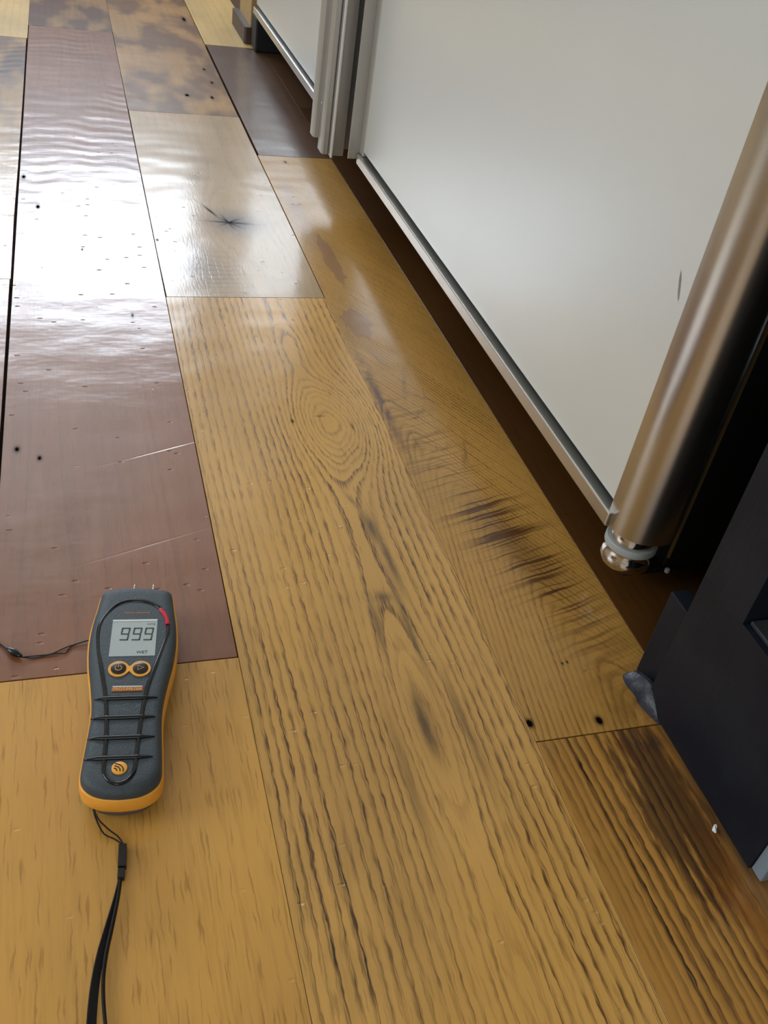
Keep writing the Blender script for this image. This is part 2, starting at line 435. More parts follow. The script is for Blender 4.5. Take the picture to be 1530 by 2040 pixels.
def plank(x0, x1, y0, y1, mat, gap=(0.0002, 0.0002), ge=0.0006, wav=0.0, z=0.0, label=None):
    """one board: wavy long edges, eased arris, top at z"""
    L = y1 - y0; ns = 6
    a, b = x0 + gap[0], x1 - gap[1]
    lpts = [(a + random.uniform(0, wav), y0 + ge + (L-2*ge)*i/ns) for i in range(ns+1)]
    rpts = [(b - random.uniform(0, wav), y0 + ge + (L-2*ge)*i/ns) for i in range(ns+1)]
    ring = lpts[::-1] + rpts            # closed ring
    bm = bmesh.new(); e = 0.0002
    cx, cy = (a+b)/2, (y0+y1)/2
    top = [bm.verts.new((px + (e if px < cx else -e), py + (e if py < y0+0.002 else -e if py > y1-0.002 else 0), z)) for px, py in ring]
    mid = [bm.verts.new((px, py, z-0.0002)) for px, py in ring]
    bot = [bm.verts.new((px, py, -0.0139)) for px, py in ring]
    n = len(ring)
    bm.faces.new(top)
    for A, B in ((mid, top), (bot, mid)):
        for i in range(n): bm.faces.new((A[i], A[(i+1) % n], B[(i+1) % n], B[i]))
    o = bm_obj('plank', bm, mat, floor_o)
    if label: o['label'] = label
    return o

A, B, C, D, E_ = -0.0965, 0.1095, 0.3425, 0.492, 0.70
plank(-0.31, A, -0.3, 1.297, W_RED, gap=(0.0002, 0.0012), wav=0.0016)
plank(-0.31, A, 1.297, 2.62, W_LEFT, gap=(0.0002, 0.0012), wav=0.0016)
plank(-0.31, A, 2.62, 4.2, W_PALE)
plank(A, B, -0.9, 0.555, W_BL, label='plain honey oak board under the moisture meter')
plank(A, B, 0.555, 2.748, W_RED, gap=(0.0012, 0.0002), wav=0.001, label='long dark red-brown board with window glare')
plank(A, B, 2.748, 4.4, W_TOP)
plank(B, C, -0.6, 1.246, W_MAIN, label='honey oak board with an oval grain eye')
plank(B, C, 1.246, 2.098, W_STAR, gap=(0.0002, 0.0012), wav=0.001, label='tan board with a star-shaped split knot')
plank(B, C, 2.098, 3.9, W_BACK, gap=(0.0002, 0.0025), label='patchy brown board with nail holes')
plank(C, D, -0.7, 0.4245, W_WET, label='water-stained dark striped board')
plank(C, D, 0.4245, 1.862, W_SAW, label='honey oak board crossed by dark saw marks')
plank(C, D, 1.862, 2.706, W_DK3, gap=(0.0025, 0.0002), ge=0.001)
plank(C, D, 2.706, 4.4, W_PALE, ge=0.0015)
plank(D, E_, -0.7, 0.492, W_WET)
plank(D, E_, 0.492, 2.2, W_UND)
plank(D, E_, 2.2, 4.0, W_DK3)
mats = [W_RED, W_BL, W_LEFT, W_BACK, W_PALE, W_TOP, W_BL, W_LEFT]
xs = [-0.31, -0.50, -0.73, -0.92, -1.13, -1.36, -1.55, -1.78]
for i in range(len(xs)-1):
    yy = -1.4 + random.uniform(-0.6, 0)
    while yy < 4.9:
        L = min(random.uniform(0.9, 2.1), 4.98 - yy)
        if L > 0.15: plank(xs[i+1], xs[i], yy, yy+L, random.choice(mats))
        yy += L
for x0, x1, s in ((A-0.2135, A, 4.2), (A, B, 4.4), (B, C, 3.9), (C, D, 4.4), (D, E_, 4.0)):
    plank(x0, x1, s, 4.98, random.choice(mats))
for x0, x1, s in ((-0.31, A, -0.3), (A, B, -0.9), (B, C, -0.6), (C, D, -0.7), (D, E_, -0.7)):
    plank(x0, x1, -2.0, s, random.choice(mats))

# ------------------------------------------------------------------ setting: walls, ceiling, windows (outside the frame, they light the floor)
WALL = plain('wall_warm_white', lin(226, 218, 204), 0.7)
CEIL = plain('ceiling_white', lin(238, 236, 230), 0.8)
DARK_BAND = plain('added_band_brown', lin(84, 54, 32), 0.5)
FRM = plain('window_frame_white', lin(232, 232, 228), 0.4)

TAN = plain('wall_tan', lin(168, 148, 120), 0.7)
def wall_y(name, y0, y1, xa, xb, wx0, wx1, wz0, wz1, mat=None):
    bm = bmesh.new()
    add_box(bm, xa, wx0, y0, y1, 0, 2.6); add_box(bm, wx1, xb, y0, y1, 0, 2.6)
    add_box(bm, wx0, wx1, y0, y1, 0, wz0); add_box(bm, wx0, wx1, y0, y1, wz1, 2.6)
    tag(bm_obj(name, bm, mat or WALL), kind='structure')
def wall_x(name, x0, x1, ya, yb, wy0, wy1, wz0, wz1):
    bm = bmesh.new()
    add_box(bm, x0, x1, ya, wy0, 0, 2.6); add_box(bm, x0, x1, wy1, yb, 0, 2.6)
    add_box(bm, x0, x1, wy0, wy1, 0, wz0); add_box(bm, x0, x1, wy0, wy1, wz1, 2.6)
    tag(bm_obj(name, bm, WALL), kind='structure')
wall_y('wall_far', 5.0, 5.12, -3.2, 1.3, -2.24, 0.62, 1.18, 2.08, TAN)
wall_y('wall_back', -2.62, -2.5, -3.2, 1.3, -2.2, -0.4, 0.9, 2.3)
wall_x('wall_left', -3.32, -3.2, -2.62, 5.12, -0.3, 2.1, 0.8, 2.3)
tag(box('wall_right', 1.3, 1.4, -2.62, 5.12, 0, 2.6, WALL), kind='structure')
tag(box('ceiling', -3.32, 1.4, -2.62, 5.12, 2.6, 2.7, CEIL), kind='structure')
tag(box('added_dark_band', -3.19, 1.29, 4.96, 4.969, 0.0, 1.12, DARK_BAND), kind='structure')  # unseen dark band, added below the window to darken the floor's reflections

def window(name, axis, p, a0, a1, z0, z1, nm):
    bm = bmesh.new()
    def bar(u0, u1, v0, v1):
        if axis == 'y': add_box(bm, u0, u1, p, p+0.05, v0, v1)
        else: add_box(bm, p, p+0.05, u0, u1, v0, v1)
    bar(a0, a0+0.05, z0, z1); bar(a1-0.05, a1, z0, z1); bar(a0, a1, z0, z0+0.05); bar(a0, a1, z1-0.05, z1)
    for i in range(1, nm):
        u = a0 + (a1-a0)*i/nm; bar(u-0.03, u+0.03, z0, z1)
    tag(bm_obj(name, bm, FRM), kind='structure')
window('window_1', 'y', 4.97, -2.24, 0.62, 1.18, 2.08, 3)
window('window_2', 'x', -3.22, -0.3, 2.1, 0.8, 2.3, 3)
window('window_3', 'y', -2.52, -2.2, -0.4, 0.9, 2.3, 2)

# ------------------------------------------------------------------ refrigerator
def steel(name, col, rough, bump=0.00004, metal=1.0):
    n = NT(name)
    br = n.noise(n.x*900.0, n.y*900.0, n.z*6.0, 2.0)
    n.set(Base_Color=n.mix(br, tuple(c*0.92 for c in col[:3])+(1,), col), Metallic=metal, Roughness=rough, Normal=n.bump(br, bump))
    return n.mat
STEEL = steel('brushed_steel', (0.60, 0.58, 0.55, 1), 0.27, 0.0)
STEEL_TRIM = steel('aluminium_trim', (0.74, 0.72, 0.68, 1), 0.30, 0.0)
PULL_HIGHLIGHT = steel('pull_edge_highlight', (0.86, 0.85, 0.82, 1), 0.4, 0.0, 0.2)  # pale colour stands for the highlight on the pull's front bevel
SATIN = steel('satin_grey_metal', (0.50, 0.49, 0.46, 1), 0.40, 0.0, 0.6)
CHROME = steel('chrome', (0.70, 0.68, 0.65, 1), 0.08, 0.0)
BLACK = plain('matte_black', lin(16, 16, 17), 0.6)
GASKET = plain('gasket_dark_grey', lin(38, 36, 32), 0.6)
EDGE_GLINT = plain('body_edge_glint', lin(150, 124, 82), 0.35, 0.4)  # tan stands for light caught along the body's front corner
NYLON = plain('nylon_grey', lin(168, 172, 168), 0.45)

def panel_mat():
    n = NT('door_panel_satin_grey')
    v = n.noise(n.x*3.0, n.y*3.0, n.z*3.0, 3.0)
    c = n.mix(v, lin(214, 218, 215), lin(222, 227, 225))
    # dark scuff
    s = n.g(0.629, 0.3205, 0.0022, 0.0145, -0.42, n.y, n.z)
    br = n.noise(n.y*300.0, n.z*120.0, 2.0, 3.0)
    k = n.ss(s + (br-0.5)*0.5, 0.35, 0.6)
    c = n.mix(k*0.8, c, lin(92, 96, 100))
    n.set(Base_Color=c, Roughness=0.34, Metallic=0.30, Specular_IOR_Level=0.6, Coat_Weight=0.5, Coat_Roughness=0.2)
    return n.mat
PANEL = panel_mat()

fr = empty('refrigerator', (0.8, 1.65, 0.0))
tag(fr, 'large double-door refrigerator with pale grey door panels edged in steel', 'refrigerator')
bpy.context.view_layer.update()
def sub(o, parent):
    """parent keeping the world placement"""
    o.parent = parent; o.matrix_parent_inverse = parent.matrix_world.inverted(); return o

YM = 1.62
body = sub(box('body', 0.5475, 1.28, 0.590, 2.735, 0.030, 1.95, BLACK, None, 0.002), fr)
sub(box('body_glint', 0.5455, 0.5475, 0.586, 0.589, 0.045, 1.95, EDGE_GLINT), fr)['label'] = 'thin tan strip painted as a glint on the body edge'
sub(box('toe_kick', 0.60, 0.63, 0.62, 2.70, 0.0005, 0.0298, BLACK), fr)
sub(box('gap_filler', 0.632, 1.28, 0.600, 0.6195, 0.0005, 0.0298, BLACK), fr)  # black filler, added to hide the bright gap under the body
sub(box('foot', 0.468, 0.547, 2.665, 2.732, 0.0005, 0.083, BLACK, None, 0.004), fr)
sub(lathe('screw', [(0.0028, 0.030), (0.0028, 0.0335), (0.0018, 0.0345)], 0.5475, 0.582, NYLON, None, 12), fr)
sub(box('hinge_bracket', 0.505, 0.60, 0.592, 0.625, 0.0185, 0.0265, BLACK, None, 0.002), fr)

def round_profile(x0, x1, y0, y1, rf, rb, n=10):
    """rectangle in XY whose two -Y corners are rounded: front radius rf, back radius rb"""
    p = [(x0, y1)]
    for i in range(n+1):
        a = math.pi + (math.pi/2)*i/n
        p.append((x0+rf + rf*math.cos(a), y0+rf + rf*math.sin(a)))
    for i in range(n+1):
        a = 1.5*math.pi + (math.pi/2)*i/n
        p.append((x1-rb + rb*math.cos(a), y0+rb + rb*math.sin(a)))
    p.append((x1, y1))
    return p

def door(y0, y1, near):
    d = sub(box('door', 0.490, 0.540, y0+0.02, y1-0.01, 0.088, 1.90, BLACK), fr)
    pn = sub(box('panel', 0.4775, 0.4899, y0+0.022, y1-0.012, 0.104, 1.89, PANEL, None, 0.0008), d)
    tr = sub(box('bottom_trim', 0.4700, 0.4899, y0+0.027, y1-0.006, 0.0800, 0.0960, STEEL_TRIM, None, 0.0015), d)
    return d
dn = door(0.575, 1.612, True)
df = door(1.665, 2.742, False)
# rounded near stile of the near door, reflecting the boards
st = sub(extrude_profile('side_stile', round_profile(0.4765, 0.5395, 0.570, 0.612, 0.036, 0.020, 14), 0.078, 1.90, STEEL, None, 50), dn)
sub(box('gasket', 0.5402, 0.5472, 0.594, 2.73, 0.09, 1.90, GASKET), fr)
# pivot hinge: steel neck, nylon washer, chrome knuckle
hx, hy = 0.5115, 0.607
hg = sub(lathe('hinge', [(0.0215, 0.0268), (0.0255, 0.030), (0.027, 0.036), (0.0255, 0.042), (0.0235, 0.046), (0.0240, 0.0495)], hx, hy, CHROME), fr)
sub(lathe('washer', [(0.0255, 0.0497), (0.0268, 0.0510), (0.0268, 0.0570), (0.0258, 0.0585)], hx, hy, NYLON), hg)['label'] = 'grey nylon washer'
sub(lathe('hinge_neck', [(0.0225, 0.0587), (0.0225, 0.066), (0.0205, 0.069), (0.0205, 0.0778)], hx, hy, CHROME), hg)
# meeting edges: near door fin, then the far door's stepped pull
sub(box('edge_fin', 0.4560, 0.4895, 1.6125, 1.6165, 0.085, 1.90, SATIN, None, 0.0008), dn)
sub(box('edge_stile', 0.4755, 0.4895, 1.590, 1.6120, 0.0965, 1.90, SATIN, None, 0.002), dn)
pull = sub(extrude_profile('pull', [(0.4895, 1.690), (0.4600, 1.690), (0.4575, 1.652), (0.4380, 1.652), (0.4350, 1.650), (0.4330, 1.650), (0.4320, 1.653), (0.4320, 1.660), (0.4290, 1.657), (0.4215, 1.657), (0.4190, 1.662),
      (0.4190, 1.690), (0.4220, 1.700), (0.4895, 1.700)], 0.076, 1.90, SATIN, None, 30), df)
sub(box('pull_highlight', 0.4325, 0.4362, 1.6445, 1.6498, 0.074, 1.90, PULL_HIGHLIGHT, None, 0.0006), df)['label'] = 'thin pale strip painted as the highlight on the pull edge'
sub(extrude_profile('pull_lip', [(0.4188, 1.690), (0.4120, 1.690), (0.4090, 1.696), (0.4090, 1.716), (0.4125, 1.722), (0.4188, 1.722)], 0.094, 1.90, SATIN, None, 30), df)

# ------------------------------------------------------------------ navy cabinet
def navy_mat():
    n = NT('navy_paint')
    v = n.noise(n.x*18.0, n.y*18.0, n.z*18.0, 4.0)
    c = n.mix(n.ss(v, 0.35, 0.7), lin(17, 21, 31), lin(25, 30, 38))
    h = n.noise(n.x*220.0, n.y*220.0, n.z*60.0, 3.0)
    n.set(Base_Color=c, Roughness=0.45, Specular_IOR_Level=0.25, Normal=n.bump(h, 0.00025))
    return n.mat
NAVY = navy_mat()
NAVY2 = plain('navy_paint_smear', lin(25, 31, 44), 0.4, bump=0.0006, bscale=160.0)
GREYB = plain('pale_blue_grey', lin(128, 142, 152), 0.45)  # even pale blue-grey, lighter than the navy front
DKBR = plain('recess_dark_brown', lin(26, 22, 17), 0.35)
LEDGE = plain('worn_lit_ledge', lin(62, 66, 70), 0.5, bump=0.0008, bscale=120.0, var=0.3)  # chipped paint, and the light on the ledge, both in this colour
nc = empty('cabinet', (0.75, 0.365, 0.0))
tag(nc, 'dark navy painted cabinet base standing in the right foreground', 'cabinet')
bpy.context.view_layer.update()
sub(box('bottom_rail', 0.4615, 0.4865, 0.2815, 0.4500, 0.0035, 0.1565, NAVY, None, 0.0003), nc)
sub(box('stile', 0.4615, 0.4865, 0.3945, 0.4500, 0.1566, 0.90, NAVY, None, 0.0003), nc)
sub(box('ledge', 0.4670, 0.4865, 0.2830, 0.3935, 0.1568, 0.1605, LEDGE, None, 0.0008), nc)['label'] = 'worn ledge, its lit tone painted in'
sub(box('recessed_panel', 0.4868, 0.500, 0.2830, 0.3940, 0.1570, 0.90, DKBR), nc)
sub(box('end_panel', 0.4635, 1.28, 0.2690, 0.2812, 0.0045, 0.90, GREYB, None, 0.001), nc)['label'] = 'pale blue-grey end face'
sub(box('carcass', 0.5005, 1.28, 0.2815, 0.4500, 0.004, 0.90, BLACK), nc)
sub(box('toe_board', 0.4720, 0.4900, 0.4503, 0.4870, 0.0006, 0.1020, NAVY, None, 0.001), nc)
sub(box('worktop', 0.44, 1.28, 0.255, 0.470, 0.9005, 0.935, GREYB, None, 0.003), nc)
# lump of dried paint at the foot of the stile
bm = bmesh.new()
ring = [(0.0, 0.0), (0.004, 0.010), (0.0015, 0.024), (0.004, 0.036), (0.001, 0.052), (-0.003, 0.060), (-0.008, 0.058), (-0.010, 0.047), (-0.0075, 0.035), (-0.0085, 0.025), (-0.005, 0.012)]
R2 = catmull([(a, b, 0) for a, b in ring], 5, True)
lo = [bm.verts.new((0.4622 + p.x*0.9, 0.4235 + p.y, 0.0004)) for p in R2]
mi = [bm.verts.new((0.4622 + p.x*0.85 + 0.0005, 0.4235 + p.y*0.97 + 0.001, 0.0022 + 0.002*max(0, math.sin(p.y*60)))) for p in R2]
hi = [bm.verts.new((0.4645 + p.x*0.3, 0.4235 + p.y*0.85 + 0.004, 0.010 + 0.010*max(0, math.sin(p.y*52)))) for p in R2]
N_ = len(R2)
for a, b in ((lo, mi), (mi, hi)):
    for i in range(N_):
        f = bm.faces.new((a[i], a[(i+1) % N_], b[(i+1) % N_], b[i])); f.smooth = True
bm.faces.new(hi)
sub(bm_obj('paint_lump', bm, NAVY2), nc)['label'] = 'lump of smeared blue paint'

# ------------------------------------------------------------------ far cabinet end
BEIGE = plain('beige_end', lin(168, 140, 92), 0.5)  # one even beige over the whole cabinet end
SHOE = plain('shoe_dark_wood', lin(70, 56, 46), 0.5)
fc = empty('cabinet', (0.85, 2.85, 0.0))
tag(fc, 'beige cabinet end with dark shoe moulding beyond the refrigerator', 'cabinet')
bpy.context.view_layer.update()
sub(box('side_panel', 0.468, 1.28, 2.755, 2.945, 0.0006, 0.95, BEIGE, None, 0.002), fc)
sub(extrude_profile('shoe_moulding', [(0.4675, 2.745), (0.456, 2.745), (0.4515, 2.752), (0.4515, 2.972), (0.4675, 2.972)], 0.0006, 0.042, SHOE, None, 30), fc)
sub(box('worktop', 0.44, 1.28, 2.745, 2.965, 0.9502, 0.985, GREYB, None, 0.003), fc)

# ------------------------------------------------------------------ moisture meter
RUB = plain('meter_slate_rubber', lin(62, 72, 78), 0.5, bump=0.0004, bscale=900.0, var=0.03)
ORG = plain('meter_orange_rubber', lin(252, 178, 66), 0.42, var=0.03)
BACKP = plain('meter_grey_back', lin(92, 94, 104), 0.5)
GLOSS = plain('meter_gloss_black', lin(14, 15, 17), 0.15)
LCD = plain('lcd_grey', lin(182, 192, 190), 0.25, var=0.02)
INK = plain('lcd_segment', lin(52, 58, 62), 0.5)
INK2 = plain('lcd_small_print', lin(104, 110, 110), 0.5)
REDL = plain('red_lens', lin(206, 40, 62), 0.25)
WHITEP = plain('screen_highlight_edge', lin(226, 232, 232), 0.3)
BTN = plain('button_dark_brown', lin(40, 26, 20), 0.25)
ICON = plain('icon_cream', lin(214, 178, 116), 0.4)
COPPER = plain('badge_copper', lin(190, 112, 48), 0.3, 0.2)
BADGE = plain('badge_letter', lin(236, 190, 120), 0.35)
PIN = steel('pin_steel', (0.85, 0.83, 0.80, 1), 0.2, 0.0)

ang = -math.radians(7.33)
mm = empty('moisture_meter', (0.003 - 0.0022, 0.4003, 0.0), ang)
tag(mm, 'handheld orange and slate moisture meter reading 999, lying on the floor', 'moisture meter')

half = [(0.0, 0.0062), (0.012, 0.0074), (0.021, 0.0110), (0.0272, 0.0170), (0.0298, 0.0240), (0.0298, 0.0340), (0.0290, 0.0500), (0.0278, 0.0720), (0.0282, 0.0900),
        (0.0312, 0.1120), (0.0347, 0.1330), (0.0366, 0.1560), (0.0358, 0.1780), (0.0335, 0.1960), (0.0316, 0.2130)]
hp = [Vector((a, b, 0)) for a, b in half]
sm = catmull(hp, 4)
tip = [Vector((0.0306, 0.2162, 0)), Vector((0.0285, 0.2180, 0)), Vector((0.020, 0.2204, 0)), Vector((0.010, 0.2216, 0)), Vector((0.0, 0.2220, 0))]
rightside = sm + tip
outline = [(p.x, p.y) for p in rightside] + [(-p.x, p.y) for p in rightside[-2:0:-1]]
VM = 0.113
def ring_at(inset):
    return [(u*(1 - inset/0.033), VM + (v-VM)*(1 - inset/0.108)) for u, v in outline]
def loft(name, levels, mat, parent, cap0=True, cap1=True):
    bm = bmesh.new(); rs = []
    for z, ins in levels:
        rs.append([bm.verts.new((a, b, z)) for a, b in ring_at(ins)])
    n = len(outline)
    for k in range(len(rs)-1):
        for i in range(n):
            f = bm.faces.new((rs[k][i], rs[k][(i+1) % n], rs[k+1][(i+1) % n], rs[k+1][i])); f.smooth = True
    if cap0: bm.faces.new(rs[0][::-1])
    if cap1: bm.faces.new(rs[-1])
    o = bm_obj(name, bm, mat, parent); o.data.set_sharp_from_angle(angle=math.radians(38)); return o
loft('back_shell', [(0.0004, 0.0075), (0.0030, 0.0050), (0.0080, 0.0028), (0.0130, 0.0012)], BACKP, mm)['label'] = 'grey back shell'
loft('bumper', [(0.0131, 0.0010), (0.0142, 0.0002), (0.0200, 0.0), (0.0262, 0.0003), (0.0272, 0.0011)], ORG, mm)['label'] = 'orange rubber bumper band'
FZ = 0.0362
face = loft('face', [(0.0273, 0.0014), (0.0305, 0.0018), (0.0332, 0.0030), (0.0350, 0.0050), (0.0359, 0.0075), (FZ, 0.0105)], RUB, mm)
face['label'] = 'slate textured face'

def P(u, v, dz=0.0): return (u/1000.0, v/1000.0, FZ + dz)
OFF = 2.0     # face centre line sits 2 mm left of the measured axis
# black bead that rounds the screen and runs down the grip
loop = [(-2.5, 201), (-16, 195.5), (-25.2, 180), (-28, 166), (-26.6, 146), (-22.4, 125), (-18.2, 104), (-15.6, 88), (-13.6, 69), (-12.6, 51), (-12.4, 34), (-11.6, 25), (-7.5, 18.0), (-1.2, 15.4),
        (5.2, 18.2), (9.2, 26), (10.0, 39), (11.0, 64), (12.6, 88), (15.2, 107), (19.6, 126), (24.4, 146), (27.6, 162), (27.4, 174), (23.2, 187), (13.5, 197.2)]
lp = [Vector(P(a, b, -0.0003 if abs(a) < 24 else -0.0009)) for a, b in loop]
tube('bead', catmull(lp, 5, True), 0.0018, GLOSS, mm, True, 8, 0.8)
rl = [Vector(P(a, b, -0.0001)) for a, b in ((20.8, 190), (24.2, 184.5), (26.6, 178), (27.5, 171.5))]
tube('indicator_light', catmull(rl, 5), 0.0020, REDL, mm, False, 8, 0.9)['label'] = 'red indicator light'
for v, w0, w1 in ((92.8, -25.2, 22.4), (74.0, -26.0, 21.6), (55.3, -26.6, 22.0), (37.2, -27.4, 21.6)):
    pts = []; rad = []
    for i in range(17):
        t = i/16; u = w0 + (w1-w0)*t
        drop = -0.0012*max(0, (abs(u)-20)/7)
        pts.append(Vector(P(u + 0.3, v + 0.6*(t-0.5), 0.0003 + drop)))
        rad.append(0.0019*min(1.0, 0.25 + 4*min(t, 1-t)))
    tube('grip_rib', pts, 0.0012, GLOSS, mm, False, 8, 0.9, rad)
# screen
def flat(name, pts, z0, z1, mat, parent, bev=0.0):
    o = extrude_profile(name, [(a/1000, b/1000) for a, b in pts], FZ + z0, FZ + z1, mat, parent)
    return o
scr = flat('screen', [(-17.6, 136.0), (18.6, 136.6), (19.0, 177.6), (-17.4, 176.8)], -0.0008, 0.0003, LCD, mm)
flat('screen_edge', [(-17.4, 175.0), (18.9, 175.6), (19.0, 177.6), (-17.4, 176.8)], 0.0003, 0.0007, WHITEP, scr)
def seg9(cx, cy, w_, h_):
    bm = bmesh.new(); t = 1.15; sl = 0.10
    def q(x0, x1, y0, y1):
        vs = []
        for zz in (0.0003, 0.00055):
            for a, b in ((x0, y0), (x1, y0), (x1, y1), (x0, y1)):
                vs.append(bm.verts.new(P(cx + a + sl*b, cy + b, zz)))
        for f in ((0,3,2,1),(4,5,6,7),(0,1,5,4),(1,2,6,5),(2,3,7,6),(3,0,4,7)): bm.faces.new([vs[i] for i in f])
    H2, W2 = h_/2, w_/2; g_ = 0.25
    q(-W2+g_, W2-g_, H2-t, H2); q(-W2+g_, W2-g_, -t/2, t/2); q(-W2+g_, W2-g_, -H2, -H2+t)
    q(-W2, -W2+t, t/2+g_, H2-g_); q(W2-t, W2, t/2+g_, H2-g_); q(W2-t, W2, -H2+g_, -t/2-g_)
    return bm_obj('digit', bm, INK, scr)
for cx in (-6.6, 3.0, 12.4): seg9(cx, 160.6, 7.0, 14.2)
text_mesh('readout_text', 'WET', 0.0042, INK, scr, P(8.2, 140.2, 0.00035), 0.0001)
text_mesh('readout_text', 'WME', 0.0030, INK2, scr, P(14.0, 171.8, 0.00035), 0.0001)
# row of tiny orange print above the screen
for i in range(12):
    u = -8.4 + i*1.75
    flat('print_mark', [(u, 185.2), (u+1.1, 185.2), (u+1.1, 186.5), (u, 186.5)], 0.0, 0.0001, COPPER, mm)
# figure-of-eight button surround
def disc(u, v, r, n=32, sy=1.0): return [(u + r*math.cos(2*math.pi*i/n), v + r*sy*math.sin(2*math.pi*i/n)) for i in range(n)]
BV = 122.4; b1, b2, RB = -8.9, 8.1, 8.0
sur = []
for i in range(0, 29):
    a = math.radians(32 + (360-64)*i/28); sur.append((b1 + RB*math.cos(a), BV + RB*math.sin(a)))
sur.append(((b1+b2)/2, BV - 2.3))
for i in range(0, 29):
    a = math.radians(180 + 32 + (360-64)*i/28); sur.append((b2 + RB*math.cos(a), BV + RB*math.sin(a)))
sur.append(((b1+b2)/2, BV + 2.3))
bs = flat('button_surround', sur, -0.0005, 0.0009, ORG, mm)
for u in (b1, b2):
    bt = lathe('button', [(0.0060, FZ+0.0005), (0.0060, FZ+0.0013), (0.0045, FZ+0.0017), (0.002, FZ+0.0019)], u/1000, BV/1000, BTN, mm, 28)
    if u == b1:
        arc = [Vector(P(u + 2.5*math.cos(math.radians(a)), BV + 2.5*math.sin(math.radians(a)), 0.0018)) for a in range(120, 421, 15)]
        tube('icon', arc, 0.00036, ICON, bt, False, 6)
        tube('icon', [Vector(P(u, BV + 0.3, 0.0019)), Vector(P(u, BV + 3.0, 0.0019))], 0.00036, ICON, bt, False, 6)
    else:
        tube('icon', [Vector(P(u-2.0, BV-2.2, 0.0018)), Vector(P(u+2.9, BV, 0.0018)), Vector(P(u-2.0, BV+2.2, 0.0018))], 0.00036, ICON, bt, True, 6)
# name badge
bd = flat('badge', [(-12.4, 99.4), (11.0, 99.8), (11.4, 104.4), (-12.2, 104.4)], -0.0003, 0.0006, COPPER, mm)
flat('badge_rim', [(-11.6, 103.5), (10.6, 103.6), (10.6, 104.4), (-12.0, 104.4)], 0.0006, 0.0010, WHITEP, bd)
text_mesh('badge_text', 'PROTIMETER', 0.0044, BADGE, bd, P(-0.8, 101.6, 0.0006), 0.00015, 0.86)
# round emblem with three arcs
em = lathe('emblem', [(0.0055, FZ-0.0002), (0.0055, FZ+0.0007), (0.0048, FZ+0.0010)], -0.0012, 0.0280, ORG, mm, 32)
for r in (2.0, 4.0, 6.0):
    arc = [Vector(P(-5.2 + r*1.15*math.cos(math.radians(a)), 25.6 + r*math.sin(math.radians(a)), 0.0010)) for a in range(-10, 88, 8)]
    tube('emblem_arc', arc, 0.00042, GLOSS, em, False, 6)
# two steel pins at the top end, in a dark socket
for u in (-3.2, 13.0):
    bm = bmesh.new()
    bmesh.ops.create_cone(bm, cap_ends=True, segments=10, radius1=0.0007, radius2=0.00025, depth=0.010)
    bmesh.ops.rotate(bm, verts=bm.verts, cent=(0, 0, 0), matrix=Matrix.Rotation(-math.pi/2, 3, 'X'))
    bmesh.ops.translate(bm, verts=bm.verts, vec=(u/1000, 0.2250, 0.0300))
    bm_obj('pin', bm, PIN, mm, True)

# ------------------------------------------------------------------ wrist strap
CORD = plain('black_cord', lin(20, 14, 12), 0.7)
WEB = plain('black_webbing', lin(15, 12, 11), 0.75, bump=0.0004, bscale=1500.0)
CLASP = plain('black_clasp', lin(30, 29, 27), 0.4)
ws = empty('wrist_strap', (-0.0005, 0.375, 0.0))
tag(ws, 'black wrist strap trailing from the bottom end of the moisture meter', 'strap')
bpy.context.view_layer.update()
c1 = [(-0.0165, 0.4130, 0.014), (-0.0150, 0.4075, 0.009), (-0.0105, 0.3985, 0.0035), (-0.0035, 0.3930, 0.0030), (0.0008, 0.3885, 0.0032), (0.0018, 0.3860, 0.0034)]
c2 = [(-0.0160, 0.4125, 0.014), (-0.0135, 0.4065, 0.010), (-0.0068, 0.4000, 0.0050), (-0.0010, 0.3945, 0.0034), (0.0018, 0.3890, 0.0032), (0.0022, 0.3860, 0.0034)]
for c_ in (c1, c2): sub(tube('cord', catmull(c_, 6), 0.0006, CORD, None, False, 8), ws)
def clasp(name, y0, y1, xa, xb, w_, h_):
    bm = bmesh.new(); add_box(bm, -w_/2, w_/2, -(y1-y0)/2, (y1-y0)/2, 0.0004, h_)
    bmesh.ops.bevel(bm, geom=list(bm.edges), offset=0.0007, segments=2, affect='EDGES', profile=0.5)
    rot = math.atan2(-(xb-xa), (y1-y0))
    bmesh.ops.rotate(bm, verts=bm.verts, cent=(0, 0, 0), matrix=Matrix.Rotation(rot, 3, 'Z'))
    bmesh.ops.translate(bm, verts=bm.verts, vec=((xa+xb)/2, (y0+y1)/2, 0))
    return sub(bm_obj(name, bm, CLASP), ws)
clasp('clasp', 0.3690, 0.3865, 0.0006, 0.0022, 0.0058, 0.0064)
clasp('clasp_end', 0.3610, 0.3684, -0.0006, 0.0002, 0.0048, 0.0058)
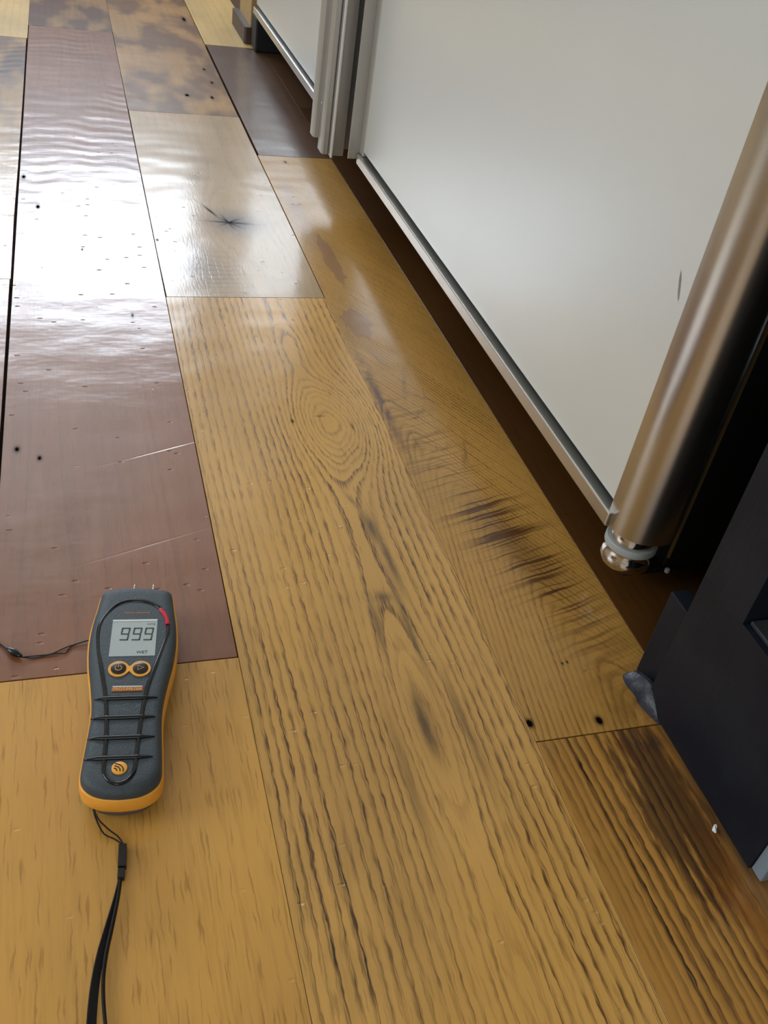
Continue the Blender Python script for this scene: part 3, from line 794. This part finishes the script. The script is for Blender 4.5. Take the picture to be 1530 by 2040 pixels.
def ribbon(name, pts, widths, thick, mat, tilt=None):
    """flat strap: width vector may be tilted up from the floor"""
    pts = catmull(pts, 6); bm = bmesh.new(); rs = []; N = len(pts)
    for i, p in enumerate(pts):
        t = (pts[min(i+1, N-1)] - pts[max(i-1, 0)]).normalized()
        s = t.cross(Vector((0, 0, 1))).normalized()
        f = i/(N-1); k = f*(len(widths)-1); j = min(int(k), len(widths)-2)
        w_ = widths[j] + (widths[j+1]-widths[j])*(k-j)
        an = tilt[0] + (tilt[1]-tilt[0])*f if tilt else 0
        wv = s*math.cos(an) + Vector((0, 0, 1))*math.sin(an); nv = t.cross(wv).normalized()
        rs.append([bm.verts.new(p + wv*w_/2*a + nv*thick/2*b) for a, b in ((-1, -1), (1, -1), (1, 1), (-1, 1))])
    for i in range(N-1):
        for k in range(4): bm.faces.new((rs[i][k], rs[i][(k+1) % 4], rs[i+1][(k+1) % 4], rs[i+1][k]))
    bm.faces.new(rs[0][::-1]); bm.faces.new(rs[-1])
    return sub(bm_obj(name, bm, mat), ws)
ribbon('strap_band', [(-0.0008, 0.3622, 0.0030), (-0.0045, 0.3480, 0.0034), (-0.0110, 0.3270, 0.0040), (-0.0165, 0.3080, 0.0046), (-0.0205, 0.2880, 0.0052), (-0.0232, 0.2640, 0.0056), (-0.0245, 0.235, 0.0056), (-0.021, 0.205, 0.0054), (-0.012, 0.190, 0.0052)],
       [0.0024, 0.0034, 0.0050, 0.0060, 0.0066, 0.0066, 0.0066], 0.0012, WEB, (0.75, 0.55))
ribbon('strap_band', [(-0.0006, 0.3620, 0.0034), (-0.0030, 0.3480, 0.0040), (-0.0080, 0.3270, 0.0046), (-0.0128, 0.3080, 0.0044), (-0.0152, 0.2900, 0.0042), (-0.0148, 0.2650, 0.0042), (-0.0120, 0.235, 0.0042), (-0.008, 0.21, 0.0042), (-0.0085, 0.192, 0.005)],
       [0.0022, 0.0028, 0.0032, 0.0034, 0.0034, 0.0034, 0.0034], 0.0012, WEB, (1.1, 1.25))

# ------------------------------------------------------------------ thin cord with bead
tc_ = empty('thin_cord', (-0.07, 0.583, 0.0))
tag(tc_, 'thin black looped cord with an oval bead left of the meter', 'cord')
bpy.context.view_layer.update()
s1 = [(-0.0122, 0.5890, 0.004), (-0.0200, 0.5890, 0.0020), (-0.0330, 0.5855, 0.0012), (-0.0450, 0.5797, 0.0012), (-0.0550, 0.5790, 0.0012), (-0.0690, 0.5780, 0.0022)]
s2 = [(-0.0122, 0.5888, 0.004), (-0.0230, 0.5880, 0.0020), (-0.0305, 0.5845, 0.0012), (-0.0345, 0.5786, 0.0012), (-0.0420, 0.5790, 0.0018), (-0.0520, 0.5778, 0.0012), (-0.0610, 0.5768, 0.0012), (-0.0690, 0.5782, 0.0022)]
for s_ in (s1, s2): sub(tube('strand', catmull(s_, 6), 0.00055, CORD, None, False, 6), tc_)
sub(tube('strand', catmull([(-0.0805, 0.5885, 0.0022), (-0.0835, 0.5925, 0.0016), (-0.0875, 0.5975, 0.0012), (-0.094, 0.606, 0.0012), (-0.110, 0.616, 0.0012)], 6), 0.0008, CORD, None, False, 6), tc_)
bpts = [Vector((-0.0690, 0.5780, 0.0034)).lerp(Vector((-0.0815, 0.5890, 0.0034)), i/12) for i in range(13)]
sub(tube('bead', bpts, 0.003, GLOSS, None, False, 14, 1.0, [0.0031*max(0.22, math.sin(math.pi*(0.06+0.88*i/12)))**0.7 for i in range(13)]), tc_)['label'] = 'glossy black oval bead'

# ------------------------------------------------------------------ loose chips
def chip(name, loc, sx, sy, h, mat, label, curl=0.0, rz=0.0):
    bm = bmesh.new(); n = 9
    r0 = [(math.cos(2*math.pi*i/n)*random.uniform(.75, 1.1), math.sin(2*math.pi*i/n)*random.uniform(.75, 1.1)) for i in range(n)]
    a = [bm.verts.new((p*sx, q*sy, 0.0003 + curl*p*p)) for p, q in r0]
    b = [bm.verts.new((p*sx*.8, q*sy*.8, h + curl*p*p)) for p, q in r0]
    for i in range(n): bm.faces.new((a[i], a[(i+1) % n], b[(i+1) % n], b[i]))
    bm.faces.new(a[::-1]); bm.faces.new(b)
    o = bm_obj(name, bm, mat); o.location = loc; o.rotation_euler = (0, 0, rz)
    return tag(o, label, 'chip')
CH = plain('chip_white', lin(226, 226, 220), 0.5)
CH2 = plain('chip_straw', lin(206, 186, 150), 0.4)
chip('paint_chip', (0.4555, 0.3190, 0.0), 0.0052, 0.0022, 0.0012, CH, 'curled white paint chip at the foot of the navy cabinet', 0.0022, 0.9)
chip('wood_chip', (0.2410, 0.7200, 0.0), 0.0022, 0.0016, 0.0007, CH2, 'tiny pale chip lying on the honey board below the grain eye')
